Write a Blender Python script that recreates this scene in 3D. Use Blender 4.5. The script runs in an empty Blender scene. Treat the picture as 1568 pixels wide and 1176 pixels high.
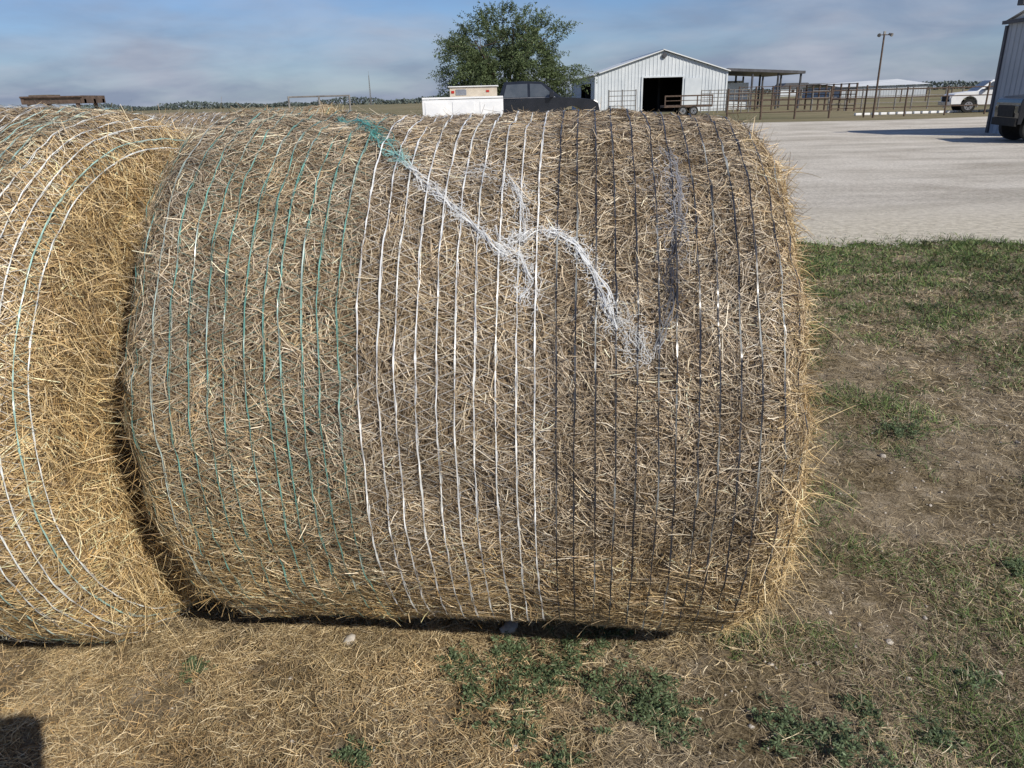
import bpy, bmesh, math, numpy as np
from mathutils import Matrix, Vector
rng=np.random.default_rng(7)
scene=bpy.context.scene
def link(o): scene.collection.objects.link(o); return o

# ---------------------------------------------------------------- noise
def vn(P,sc,seed=0):
    q=np.asarray(P,dtype=np.float64)*sc+1000.0
    i=np.floor(q).astype(np.int64); f=q-i; f=f*f*(3-2*f)
    def h(a,b,c):
        v=(a*73856093)^(b*19349663)^(c*83492791)^(seed*2654435+17)
        v=v&0x7fffffff; v=(v^(v>>15))*2246822519&0x7fffffff; v=(v^(v>>13))*3266489917&0x7fffffff
        return ((v^(v>>16))&0xffffff)/float(0xffffff)
    x,y,z=i[...,0],i[...,1],i[...,2]; fx,fy,fz=f[...,0],f[...,1],f[...,2]
    r=0
    for dx in (0,1):
        for dy in (0,1):
            for dz in (0,1):
                r=r+h(x+dx,y+dy,z+dz)*(fx if dx else 1-fx)*(fy if dy else 1-fy)*(fz if dz else 1-fz)
    return r
def vn2(x,y,sc,seed=0):
    x=np.asarray(x,dtype=float); y=np.asarray(y,dtype=float)
    return vn(np.stack([x,y,np.zeros_like(x)],-1),sc,seed)
def sst(a,b,x):
    t=np.clip((x-a)/(b-a),0,1); return t*t*(3-2*t)

# ---------------------------------------------------------------- mesh helpers
def big_mesh(name,V,F,col=None,mat=None,smooth=False):
    V=np.ascontiguousarray(V,dtype=np.float32).reshape(-1,3); F=np.ascontiguousarray(F,dtype=np.int32)
    m,k=F.shape
    me=bpy.data.meshes.new(name)
    me.vertices.add(len(V)); me.vertices.foreach_set('co',V.ravel())
    me.loops.add(m*k); me.loops.foreach_set('vertex_index',F.ravel())
    me.polygons.add(m); me.polygons.foreach_set('loop_start',np.arange(m,dtype=np.int32)*k)
    if smooth: me.polygons.foreach_set('use_smooth',np.ones(m,dtype=bool))
    me.update(calc_edges=True)
    if col is not None:
        c=np.ones((len(V),4),dtype=np.float32); c[:,:3]=np.asarray(col).reshape(-1,3)
        a=me.color_attributes.new('Col','FLOAT_COLOR','POINT'); a.data.foreach_set('color',c.ravel())
    if mat: me.materials.append(mat)
    return me
def ribbons(P,W,side):
    N,K,_=P.shape
    A=P-side*W[...,None]/2; B=P+side*W[...,None]/2
    V=np.stack([A,B],2).reshape(-1,3)
    base=(np.arange(N)*K*2)[:,None]+np.arange(K-1)[None,:]*2
    F=np.stack([base,base+1,base+3,base+2],-1).reshape(-1,4)
    return V,F
def nrm(v): return v/np.maximum(np.linalg.norm(v,axis=-1,keepdims=True),1e-9)
def rep(col,k): return np.repeat(col,k,axis=0)

class MB:
    def __init__(s): s.v=[]; s.f=[]; s.m=[]
    def box(s,a,b,m=0):
        x0,y0,z0=a; x1,y1,z1=b; n=len(s.v)
        s.v+=[(x0,y0,z0),(x1,y0,z0),(x1,y1,z0),(x0,y1,z0),(x0,y0,z1),(x1,y0,z1),(x1,y1,z1),(x0,y1,z1)]
        for q in ((0,3,2,1),(4,5,6,7),(0,1,5,4),(1,2,6,5),(2,3,7,6),(3,0,4,7)):
            s.f.append(tuple(n+i for i in q)); s.m.append(m)
    def poly(s,pts,m=0):
        n=len(s.v); s.v+=[tuple(p) for p in pts]; s.f.append(tuple(range(n,n+len(pts)))); s.m.append(m)
    def prism(s,xz,y0,y1,m=0):
        n=len(s.v); k=len(xz)
        s.v+=[(x,y0,z) for x,z in xz]+[(x,y1,z) for x,z in xz]
        s.f.append(tuple(range(n,n+k))); s.m.append(m)
        s.f.append(tuple(range(n+2*k-1,n+k-1,-1))); s.m.append(m)
        for i in range(k):
            j=(i+1)%k; s.f.append((n+j,n+i,n+k+i,n+k+j)); s.m.append(m)
    def cyl(s,p0,p1,r0,r1=None,m=0,n=10):
        r1=r0 if r1 is None else r1
        p0=Vector(p0);p1=Vector(p1); d=(p1-p0).normalized()
        a=d.orthogonal().normalized(); b=d.cross(a); k=len(s.v)
        for p,r in ((p0,r0),(p1,r1)):
            for i in range(n):
                t=2*math.pi*i/n; q=p+a*(r*math.cos(t))+b*(r*math.sin(t)); s.v.append(tuple(q))
        for i in range(n):
            j=(i+1)%n; s.f.append((k+i,k+j,k+n+j,k+n+i)); s.m.append(m)
        s.f.append(tuple(range(k+n-1,k-1,-1))); s.m.append(m)
        s.f.append(tuple(range(k+n,k+2*n))); s.m.append(m)
    def build(s,name,mats,parent=None,bevel=0,smooth=False):
        me=bpy.data.meshes.new(name); me.from_pydata(s.v,[],s.f)
        for m in mats: me.materials.append(m)
        me.polygons.foreach_set('material_index',s.m); me.update()
        bm=bmesh.new(); bm.from_mesh(me); bmesh.ops.recalc_face_normals(bm,faces=bm.faces); bm.to_mesh(me); bm.free()
        o=link(bpy.data.objects.new(name,me))
        if parent: o.parent=parent
        if bevel:
            b=o.modifiers.new('bev','BEVEL'); b.width=bevel; b.segments=2; b.limit_method='ANGLE'; b.angle_limit=math.radians(40)
        return o
def empty(name,loc=(0,0,0),rz=0):
    e=link(bpy.data.objects.new(name,None)); e.location=loc; e.rotation_euler=(0,0,rz); e.empty_display_size=.2; return e

# ---------------------------------------------------------------- materials
def new_mat(name):
    m=bpy.data.materials.new(name); m.use_nodes=True; nt=m.node_tree
    return m,nt,nt.nodes['Principled BSDF']
def noise_mat(name,c1,c2,scale=5,rough=.7,metal=0,bump=0,bscale=40,spec=.3):
    m,nt,b=new_mat(name)
    tc=nt.nodes.new('ShaderNodeTexCoord'); n=nt.nodes.new('ShaderNodeTexNoise'); n.inputs['Scale'].default_value=scale; n.inputs['Detail'].default_value=6
    n.inputs['Roughness'].default_value=.65
    nt.links.new(tc.outputs['Object'],n.inputs['Vector'])
    r=nt.nodes.new('ShaderNodeValToRGB'); r.color_ramp.elements[0].position=.35; r.color_ramp.elements[1].position=.65
    r.color_ramp.elements[0].color=(*c1,1); r.color_ramp.elements[1].color=(*c2,1)
    nt.links.new(n.outputs['Fac'],r.inputs['Fac']); nt.links.new(r.outputs['Color'],b.inputs['Base Color'])
    b.inputs['Roughness'].default_value=rough; b.inputs['Metallic'].default_value=metal; b.inputs['Specular IOR Level'].default_value=spec
    if bump:
        n2=nt.nodes.new('ShaderNodeTexNoise'); n2.inputs['Scale'].default_value=bscale; n2.inputs['Detail'].default_value=8
        nt.links.new(tc.outputs['Object'],n2.inputs['Vector'])
        bp=nt.nodes.new('ShaderNodeBump'); bp.inputs['Distance'].default_value=bump; nt.links.new(n2.outputs['Fac'],bp.inputs['Height']); nt.links.new(bp.outputs['Normal'],b.inputs['Normal'])
    return m
def vcol_mat(name,rough=.6,spec=.3,transl=0):
    m,nt,b=new_mat(name)
    a=nt.nodes.new('ShaderNodeAttribute'); a.attribute_name='Col'
    nt.links.new(a.outputs['Color'],b.inputs['Base Color']); b.inputs['Roughness'].default_value=rough; b.inputs['Specular IOR Level'].default_value=spec
    if transl:
        t=nt.nodes.new('ShaderNodeBsdfTranslucent'); nt.links.new(a.outputs['Color'],t.inputs['Color'])
        mx=nt.nodes.new('ShaderNodeMixShader'); mx.inputs[0].default_value=transl
        nt.links.new(b.outputs[0],mx.inputs[1]); nt.links.new(t.outputs[0],mx.inputs[2]); nt.links.new(mx.outputs[0],nt.nodes['Material Output'].inputs['Surface'])
    return m
M_straw=vcol_mat('straw',.45,.5)
M_net=vcol_mat('net_plastic',.3,.6)
M_blade=vcol_mat('grass_blades',.6,.25)
M_leaf=vcol_mat('leaves',.55,.3,.25)
M_core=noise_mat('hay_core',(.08,.055,.03),(.24,.17,.10),30,.9,bump=.01,bscale=60)

# ---------------------------------------------------------------- layout
H=1.53
BALES=[ # x,y,yaw,R,Lh
 (-.07,2.215,math.radians(-5.5),.756,.775),
 (-1.735,2.25,math.radians(-7),.765,.785)]
def in_bales(x,y,m=0):
    r=np.zeros(np.shape(x),bool)
    for bx,by,a,R,Lh in BALES:
        c,s=math.cos(-a),math.sin(-a); u=(x-bx)*c-(y-by)*s; w=(x-bx)*s+(y-by)*c
        r|=(np.abs(u)<Lh-.05+m)&(np.abs(w)<.30+m)
    return r
def gh(x,y):
    x=np.asarray(x,float); y=np.asarray(y,float)
    fade=1-sst(6.5,7.6,y)
    h=.05*(vn2(x,y,1.3,3)-.5)+.025*(vn2(x,y,4.5,4)-.5)+.016*(vn2(x,y,14,5)-.5)+.010*(vn2(x,y,36,6)-.5)
    near=np.ones_like(h)
    for bx,by,a,R,Lh in BALES:
        d=np.hypot(np.maximum(np.abs(x-bx)-.7,0),np.maximum(np.abs(y-by)-.3,0)); near=np.minimum(near,.25+.75*sst(0,.5,d))
    return h*fade*near-.012*(1-fade)

# ---------------------------------------------------------------- ground
def axis(lo,hi,step,far,g=1.16):
    a=list(np.arange(lo,hi,step)); d=step; v=hi
    up=[]
    while v<far: up.append(v); d*=g; v+=d
    up.append(far); d=step; v=lo; dn=[]
    while v>-far: d*=g; v-=d; dn.append(v)
    return np.array(dn[::-1]+a+up)
gx=axis(-2.2,5.2,.02,2500); gy=axis(.9,7.8,.02,2500)
X,Y=np.meshgrid(gx,gy); Z=gh(X,Y)
nX,nY=len(gx),len(gy)
idx=np.arange(nX*nY).reshape(nY,nX)
F=np.stack([idx[:-1,:-1],idx[:-1,1:],idx[1:,1:],idx[1:,:-1]],-1).reshape(-1,4)
gm,nt,b=new_mat('ground_dirt')
tc=nt.nodes.new('ShaderNodeTexCoord')
def N(scale,det=6,rough=.6):
    n=nt.nodes.new('ShaderNodeTexNoise'); n.inputs['Scale'].default_value=scale; n.inputs['Detail'].default_value=det; n.inputs['Roughness'].default_value=rough
    nt.links.new(tc.outputs['Object'],n.inputs['Vector']); return n
def ramp(fac,stops):
    r=nt.nodes.new('ShaderNodeValToRGB'); e=r.color_ramp.elements
    e[0].position=stops[0][0]; e[0].color=(*stops[0][1],1); e[1].position=stops[-1][0]; e[1].color=(*stops[-1][1],1)
    for p,c in stops[1:-1]:
        q=e.new(p); q.color=(*c,1)
    nt.links.new(fac,r.inputs['Fac']); return r
def mix(f,a,bb,mode='MIX'):
    m=nt.nodes.new('ShaderNodeMix'); m.data_type='RGBA'; m.blend_type=mode
    if isinstance(f,float): m.inputs[0].default_value=f
    else: nt.links.new(f,m.inputs[0])
    nt.links.new(a,m.inputs[6]); nt.links.new(bb,m.inputs[7]); return m.outputs[2]
dirt=ramp(N(11,9,.8).outputs['Fac'],[(.32,(.18,.135,.085)),(.5,(.37,.30,.205)),(.66,(.53,.45,.34))])
th=ramp(N(60,6,.8).outputs['Fac'],[(.38,(.09,.068,.038)),(.6,(.31,.245,.15))])
msk=ramp(N(2.2,8,.75).outputs['Fac'],[(.46,(0,0,0)),(.56,(1,1,1))])
near=mix(msk.outputs['Color'],dirt.outputs['Color'],th.outputs['Color'])
speck=ramp(N(140,3,.6).outputs['Fac'],[(.36,(.62,.60,.57)),(.58,(1.1,1.1,1.1))])
near=mix(1.0,near,speck.outputs['Color'],'MULTIPLY')
far=ramp(N(.05,8,.7).outputs['Fac'],[(.35,(.12,.12,.06)),(.6,(.25,.21,.13))])
sep=nt.nodes.new('ShaderNodeSeparateXYZ'); nt.links.new(tc.outputs['Object'],sep.inputs[0])
mr=nt.nodes.new('ShaderNodeMapRange'); mr.inputs['From Min'].default_value=8; mr.inputs['From Max'].default_value=14; nt.links.new(sep.outputs['Y'],mr.inputs['Value'])
nt.links.new(mix(mr.outputs[0],near,far.outputs['Color']),b.inputs['Base Color'])
b.inputs['Roughness'].default_value=.95; b.inputs['Specular IOR Level'].default_value=.1
bp=nt.nodes.new('ShaderNodeBump'); bp.inputs['Distance'].default_value=.02; nt.links.new(N(60,8,.8).outputs['Fac'],bp.inputs['Height']); nt.links.new(bp.outputs['Normal'],b.inputs['Normal'])
link(bpy.data.objects.new('ground',big_mesh('ground',np.stack([X,Y,Z],-1),F,mat=gm,smooth=True)))

# gravel lot sheet
lm,nt,b=new_mat('caliche_gravel')
tc=nt.nodes.new('ShaderNodeTexCoord')
base=ramp(N(.45,9,.7).outputs['Fac'],[(.3,(.53,.48,.41)),(.48,(.67,.62,.54)),(.68,(.76,.71,.63))])
fine=ramp(N(14,8,.85).outputs['Fac'],[(.36,(.52,.51,.49)),(.56,(1.0,1.0,1.0))])
mp=nt.nodes.new('ShaderNodeMapping'); mp.inputs['Scale'].default_value=(.25,.9,1); mp.inputs['Rotation'].default_value=(0,0,.25); nt.links.new(tc.outputs['Object'],mp.inputs[0])
st=N(.8,7,.7); nt.links.new(mp.outputs[0],st.inputs['Vector'])
streak=ramp(st.outputs['Fac'],[(.40,(.70,.69,.67)),(.55,(1,1,1))])
c=mix(1.0,base.outputs['Color'],fine.outputs['Color'],'MULTIPLY'); c=mix(.8,c,streak.outputs['Color'],'MULTIPLY')
sep=nt.nodes.new('ShaderNodeSeparateXYZ'); nt.links.new(tc.outputs['Object'],sep.inputs[0])
mr=nt.nodes.new('ShaderNodeMapRange'); mr.inputs['From Min'].default_value=11; mr.inputs['From Max'].default_value=8.8; nt.links.new(sep.outputs['Y'],mr.inputs['Value'])
sand=ramp(N(10,8,.8).outputs['Fac'],[(.36,(.42,.37,.28)),(.58,(.74,.68,.56))])
c=mix(mr.outputs[0],c,sand.outputs['Color'])
nt.links.new(c,b.inputs['Base Color']); b.inputs['Roughness'].default_value=.95; b.inputs['Specular IOR Level'].default_value=.1
bp=nt.nodes.new('ShaderNodeBump'); bp.inputs['Distance'].default_value=.03; nt.links.new(N(14,8,.85).outputs['Fac'],bp.inputs['Height']); nt.links.new(bp.outputs['Normal'],b.inputs['Normal'])
def lot_edge(x): 
    x=np.asarray(x,float)
    return 8.6-.24*np.clip(x-2.5,0,6)+1.0*(vn2(x,x*0,.9,8)-.5)+.5*(vn2(x,x*0,4,9)-.5)+.2*(vn2(x,x*0,15,10)-.5)
xs=np.arange(-25,70,.05); ye=lot_edge(xs); yf=41+1.5*vn2(xs,xs*0,.15,5)
V=np.concatenate([np.stack([xs,ye,xs*0+.000],-1),np.stack([xs,yf,xs*0+.0],-1)]); n=len(xs)
i=np.arange(n-1); F=np.stack([i,i+1,i+n+1,i+n],-1)
link(bpy.data.objects.new('gravel_lot',big_mesh('gravel_lot',V,F,mat=lm)))

# ---------------------------------------------------------------- hay bales
def make_bale(R,Lh,c,seed,Ns,goldb,bright=1.0,tap=0.0):
    r=np.random.default_rng(seed); Ls=Lh-c; zc=R-.012
    Smax=Ls+c*math.pi/2+(R-c)
    def prof(s):
        a=np.abs(s); sg=np.sign(s)
        t=np.clip((a-Ls)/c,0,math.pi/2)
        face=np.clip(a-Ls-c*math.pi/2,0,R-c)
        u=np.where(a<Ls,a,Ls+c*np.sin(t)); rr=R-c+c*np.cos(t)-face
        return u*sg,rr,np.sin(t)*sg,np.cos(t)
    def surf(s,phi,h):
        u,rr,nu,nr=prof(s)
        cy,sy=np.cos(phi),np.sin(phi)
        base=np.stack([u,-rr*cy,rr*sy],-1)
        nn=np.stack([nu,-nr*cy,nr*sy],-1)
        bmp=.026*(vn(base,2.6,seed)-.5)+.020*(vn(base,8,seed+1)-.5)+.011*(vn(base,24,seed+2)-.5)
        p=base+nn*(h+bmp)[...,None]
        z=p[...,2]+zc
        z=z*(1-tap*(u/Lh+.5))
        z=np.where(z<.02,.02+(z-.02)*.12,z)
        p=np.stack([p[...,0],p[...,1],z],-1)
        return p,nn
    ss=np.linspace(-Smax,Smax,170); pp=np.linspace(0,2*math.pi,321)[:-1]
    S,Pp=np.meshgrid(ss,pp,indexing='ij'); P,_=surf(S,Pp,S*0-.007)
    ix=np.arange(170*320).reshape(170,320); nx=np.roll(ix,-1,1)
    F=np.stack([ix[:-1],nx[:-1],nx[1:],ix[1:]],-1).reshape(-1,4)
    core=big_mesh('hay_core',P,F,mat=M_core,smooth=True)
    s=r.uniform(-Smax,Smax,int(Ns*1.8)); _,rr,_,_=prof(s); s=s[r.uniform(0,R,len(s))<rr+.02][:Ns]; n=len(s)
    phi=r.uniform(0,2*math.pi,n); _,rr0,nu0,_=prof(s)
    K=3
    L=np.clip(r.lognormal(math.log(.042),.45,n),.015,.14); w=r.uniform(.0007,.0020,n)
    al=np.where(r.random(n)<.65,r.normal(0,.75,n),r.uniform(-math.pi,math.pi,n))
    cs,_=surf(s,phi,s*0); al+= (vn(cs,7,seed+7)-.5)*2.8
    curv=r.normal(0,.3,n)
    t=np.linspace(-.5,.5,K)[None,:]
    ang=al[:,None]+curv[:,None]*t
    sp=s[:,None]+np.cos(ang)*t*L[:,None]; sp=np.clip(sp,-Smax+.02,Smax-.02)
    ph=phi[:,None]+np.sin(ang)*t*L[:,None]/np.maximum(rr0,.08)[:,None]
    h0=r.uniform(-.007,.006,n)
    end=np.abs(nu0)
    lift=np.where(r.random(n)<.06+.22*end,r.exponential(.005+.014*end,n),r.exponential(.0013,n)); lift=np.minimum(lift,.03)
    sgn=np.where(r.random(n)<.5,-1,1)[:,None]
    h=h0[:,None]+lift[:,None]*np.clip(t*sgn+.5,0,1)**1.5*1.6 + r.normal(0,.0010,(n,K))
    P,nn=surf(sp,ph,h)
    tang=nrm(np.gradient(P,axis=1)); side=np.cross(nn,tang); roll=r.normal(0,.6,n)[:,None,None]
    side=nrm(side*np.cos(roll)+nn*np.sin(roll))
    W=w[:,None]*np.array([.75,1,.6])[None,:]
    V,F=ribbons(P,W,side)
    cl=vn(cs,4.5,seed+9); cl2=vn(cs,15,seed+10); cl3=vn(cs,2.0,seed+13)
    up=np.sin(phi)
    g=np.clip(goldb+.62*sst(.25,-.55,up)+.55*(cl-.5)+.4*(cl3-.5)+r.normal(0,.2,n)+.6*end,0,1)[:,None]
    grey=np.array([[.38,.305,.215],[.49,.405,.295],[.28,.215,.148],[.66,.575,.44],[.15,.11,.072]])
    gold=np.array([[.58,.41,.19],[.68,.51,.27],[.42,.275,.115],[.80,.66,.40],[.25,.15,.055]])
    k=r.choice(5,n,p=[.30,.25,.21,.14,.10])
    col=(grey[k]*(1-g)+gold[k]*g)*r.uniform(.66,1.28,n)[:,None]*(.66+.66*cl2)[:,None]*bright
    col*=(1-.35*sst(-.002,-.007,h0))[:,None]  # sunken straws darkened: shade between straws put into their colour
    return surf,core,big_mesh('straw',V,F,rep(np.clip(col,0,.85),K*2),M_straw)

def make_net(surf,R,Le,seed,colfun,sp=.0425,off=.009):
    r=np.random.default_rng(seed); VV=[];FF=[];CC=[];o=0
    us=np.arange(-Le,Le,sp); K=600; ph=np.linspace(-math.pi,math.pi,K)
    def curve_u(u,k,ph):
        q=np.stack([np.full_like(ph,u*7+k*.37),np.cos(ph)*.75,np.sin(ph)*.75],-1)
        q2=np.stack([np.full_like(ph,u*1.2),np.cos(ph)*.75,np.sin(ph)*.75],-1)
        return u+.006*(vn(q,4,seed)-.5)+.014*(vn(q2,2.0,seed+3)-.5)+.0018*(vn(q,22,seed+1)-.5)
    for k,u in enumerate(us):
        u=u+r.normal(0,.0025); cu,wid,op=colfun(u,r)
        for sub in range(2):
            up=curve_u(u,k,ph)+(0 if sub==0 else .0055*(vn(np.stack([ph*0+k,np.cos(ph),np.sin(ph)],-1),22,seed+5)-.4))
            q=np.stack([np.full_like(ph,k*1.3+sub*9),np.cos(ph)*.75,np.sin(ph)*.75],-1)
            h=off+.011*(vn(q,14,seed+2)-.5)-op-.002*sub
            P,nn=surf(up,ph,h)
            tg=nrm(np.gradient(P,axis=0)); sd=nrm(np.cross(nn,tg)+nn*(1.4*(vn(q,30,seed+8)-.5))[:,None])
            W=wid*(1 if sub==0 else .45)*(.35+1.1*vn(q,70,seed+6))
            V,F=ribbons(P[None],W[None],sd[None]); VV.append(V);FF.append(F+o);o+=len(V)
            wt=sst(.60,.8,vn(q,9,seed+15))[:,None]*.55
            cc=(np.array(cu)[None]*(1-wt)+np.array([.6,.63,.6])*wt)*(.6+.55*vn(q,40,seed+4))[:,None]; CC.append(np.repeat(cc,2,0))
        if k<len(us)-1:
            M=2*int(4.74/.019/2); pz=np.linspace(-math.pi,math.pi,M)
            f=(np.arange(M)%2)
            uz=curve_u(u,k,pz)*(1-f)+curve_u(u+sp,k+1,pz)*f
            pz2=np.linspace(-math.pi,math.pi,M*3-2); uz=np.interp(pz2,pz,uz)
            q=np.stack([np.full_like(pz2,k*2.3),np.cos(pz2)*.75,np.sin(pz2)*.75],-1)
            P,nn=surf(uz,pz2,off-.002+.012*(vn(q,20,seed+12)-.5)-op)
            tg=nrm(np.gradient(P,axis=0)); sd=nrm(np.cross(nn,tg))
            V,F=ribbons(P[None],np.full((1,len(pz2)),.0007),sd[None]); VV.append(V);FF.append(F+o);o+=len(V)
            CC.append(np.repeat(np.tile(np.array(cu)[None]*.7,(len(pz2),1)),2,0))
    return VV,FF,CC,o
WH=(.82,.83,.82); TE=(.15,.35,.30); BK=(.032,.034,.042)
def cf_main(u,r):
    if u<-.22:
        return ((TE if r.random()<.7 else (.45,.55,.5)), .0022+.0005*(u>-.45), 0)
    if u<.225: return (WH,.0031,.0002)
    return (BK,.0034,-.0005)
def cf_left(u,r):
    return ((.36,.56,.50) if r.random()<.5 else (.78,.80,.77), .0026,-.002)
R0,L0=BALES[0][3],BALES[0][4]
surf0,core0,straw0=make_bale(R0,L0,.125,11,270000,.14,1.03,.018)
VV,FF,CC,o=make_net(surf0,R0,L0-.03,21,cf_main)
def add_bunch(path,nf,spread,seed,fuzz=500,wid=.0016):
    global o
    r=np.random.default_rng(seed)
    path=np.array(path,float)
    seg=np.hypot(np.diff(path[:,0]),np.radians(np.diff(path[:,1]))*R0); tt=np.concatenate([[0],np.cumsum(seg)]); T=tt[-1]
    K=110; x=np.linspace(0,T,K)
    pu=np.interp(x,tt,path[:,0]); pp=np.radians(np.interp(x,tt,path[:,1])); pc=np.stack([np.interp(x,tt,path[:,j]) for j in (2,3,4)],-1)
    qq=np.stack([x,x*0,x*0+seed],-1); pu=pu+.02*(vn(qq,8,seed+20)-.5); pp=pp+.02*(vn(qq,9,seed+21)-.5)
    for k in range(nf):
        q=np.stack([x,np.full(K,k*3.1),x*0],-1); sp=spread*(.2+1.8*vn(np.stack([x,x*0,x*0],-1),14,seed))
        du=sp*(vn(q,16,seed)-.5)*2+sp*(vn(q,45,seed+1)-.5); dp=sp*(vn(q,16,seed+2)-.5)*2+sp*(vn(q,45,seed+5)-.5)
        P,nn=surf0(pu+du,pp+dp/R0,.008+.012*(vn(q,30,seed+3)-.4))
        tg=nrm(np.gradient(P,axis=0)); sd=nrm(np.cross(nn,tg)+nn*.3)
        V,F=ribbons(P[None],(wid*(.3+1.3*vn(q,50,seed+4)))[None],sd[None]); VV.append(V);FF.append(F+o);o+=len(V)
        CC.append(np.repeat(pc*r.uniform(.6,1.05),2,0))
    n=fuzz; i=r.integers(0,K,n); K2=5
    t=np.linspace(-.5,.5,K2)[None]; a=r.uniform(0,6.28,n)[:,None]+r.normal(0,1.5,n)[:,None]*t; L=r.uniform(.006,.032,n)[:,None]
    su=pu[i][:,None]+r.normal(0,spread*1.2,n)[:,None]+np.cos(a)*t*L; spp=pp[i][:,None]+(r.normal(0,spread*1.2,n)[:,None]+np.sin(a)*t*L)/R0
    P,nn=surf0(su,spp,.008+r.uniform(-.004,.005,(n,1))+0*su)
    tg=nrm(np.gradient(P,axis=1)); sd=nrm(np.cross(nn,tg))
    V,F=ribbons(P,np.full((n,K2),.0008),sd); VV.append(V);FF.append(F+o);o+=len(V); CC.append(np.repeat(pc[i]*.85,K2*2,0))
w=WH; te=(.10,.33,.29)
add_bunch([(-.36,82,*te),(-.30,77,*te),(-.21,68,*te),(-.14,59,.35,.62,.58)],10,.015,30,200,.0018)
add_bunch([(-.15,60,.35,.62,.58),(-.10,56,*w),(-.015,50,*w),(.07,43,*w),(.13,39,*w)],9,.009,31,200,.0018)
add_bunch([(.11,43,*w),(.15,39,*w),(.165,34,*w),(.15,30,*w)],7,.015,37,200,.0014)
add_bunch([(.14,42,*w),(.18,43.5,*w),(.22,43,*w)],5,.010,43,60,.0011)
add_bunch([(.21,43.5,*w),(.27,41,*w),(.31,37,*w),(.335,32,*w),(.36,27,*w)],10,.011,32,240,.0021)
add_bunch([(.36,29,.5,.5,.48),(.42,22,*w)],8,.020,38,160,.0010)
add_bunch([(.50,64,.26,.26,.27),(.50,52,.36,.36,.38),(.485,42,.06,.06,.07),(.48,33,.06,.06,.07),(.44,24,.4,.4,.4)],8,.015,33,170,.0015)
add_bunch([(.47,60,.5,.5,.52),(.48,48,.45,.45,.47),(.47,38,.3,.3,.3)],6,.026,39,110,.0008)
add_bunch([(.12,56,*w),(.155,49,*w),(.17,42,*w)],6,.014,34,120,.0011)
add_bunch([(.10,60,*w),(.02,56,*w)],5,.02,41,60,.0009)
net0=big_mesh('net_wrap',np.concatenate(VV),np.concatenate(FF),np.concatenate(CC),M_net)
R1,L1=BALES[1][3],BALES[1][4]
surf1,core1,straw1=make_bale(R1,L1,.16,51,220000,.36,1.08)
VV,FF,CC,o=make_net(surf1,R1,.825,61,cf_left,sp=.034,off=.011)
net1=big_mesh('net_wrap',np.concatenate(VV),np.concatenate(FF),np.concatenate(CC),M_net)
def strays(surf,s0,s1,n,seed,out,Ls=.04,zmax=1.48):
    r=np.random.default_rng(seed); K=5
    s=r.uniform(s0,s1,n); phi=r.uniform(-1.1,1.3,n)
    P0,nn=surf(s,phi,s*0+.003)
    d=nrm(nn*.35+r.normal(0,.55,(n,3))+np.array(out)); L=np.minimum(r.exponential(Ls,n)+.015,.16)
    t=np.linspace(0,1,K)[None,:,None]; P=P0[:,None]+d[:,None]*L[:,None,None]*t+np.array([0,0,-1.])*(t**2)*(L*r.uniform(0,.6,n))[:,None,None]
    P[...,2]=np.clip(P[...,2],.005,zmax)
    tg=nrm(np.gradient(P,axis=1)); sd=nrm(np.cross(tg,r.normal(0,1,(n,1,3))))
    W=np.full((n,K),.0014)*np.array([1,1,.9,.7,.4]); V,F=ribbons(P,W,sd)
    c=np.array([.64,.48,.24])[None]*r.uniform(.5,1.25,n)[:,None]; return V,F,rep(c,K*2)
v,f,c=strays(surf0,.66,.86,800,71,(.35,-.1,0),.025)
v2,f2,c2=strays(surf0,.78,.84,30,75,(.8,-.15,.35),.12)
stray0=big_mesh('stray_straw',np.concatenate([v,v2]),np.concatenate([f,f2+len(v)]),np.concatenate([c,c2]),M_straw)
v,f,c=strays(surf1,.76,1.0,1600,72,(.1,-.15,-.1),.032,1.53)
stray1=big_mesh('stray_straw',v,f,c,M_straw)
def place_bale(x,y,a,parts,zs=1):
    e=empty('hay_bale',(x,y,0),a); e.scale=(1,1,zs)
    for nme,me in parts:
        ob=link(bpy.data.objects.new(nme,me)); ob.parent=e
p0=[('hay_core',core0),('straw',straw0),('net_wrap',net0),('stray_straw',stray0)]
p1=[('hay_core',core1),('straw',straw1),('net_wrap',net1),('stray_straw',stray1)]
place_bale(*BALES[0][:3],p0); place_bale(*BALES[1][:3],p1)
for x,y,a,p,zs in ((.0,4.4,.03,p1,.94),(-1.65,4.3,3.2,p0,1.005),(-3.3,2.47,-.12,p1,1),(-3.3,4.5,.02,p1,1.0),(-5.0,4.6,3.1,p0,1.0)):
    place_bale(x,y,a,p,zs)

# ---------------------------------------------------------------- ground cover
def region(n,x0,x1,y0,y1,r):
    y=y0*(y1/y0)**(r.random(n)); x=r.uniform(x0,x1,n)
    return x,y
def blob(x,y,cx,cy,rx,ry): return np.exp(-((x-cx)/rx)**2-((y-cy)/ry)**2)
def green_mask(x,y):
    n=vn2(x,y,1.6,40)*.5+vn2(x,y,4.5,41)*.5
    g=(n-.5)*2.9+.13
    g+=.85*sst(4.4,5.6,y)+.65*blob(x,y,1.9,3.3,.5,.35)+.7*blob(x,y,2.7,3.5,.5,.6)+.5*blob(x,y,1.8,4.9,.6,.6)
    g+=.3*blob(x,y,2.4,2.2,.8,.5)+.30*blob(x,y,1.5,1.7,.6,.25)
    g-=.9*blob(x,y,1.5,2.45,.4,.25)+.6*blob(x,y,.55,1.55,.12,.25)+.7*sst(.4,-.1,x)
    return np.clip(g,0,1)
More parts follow.
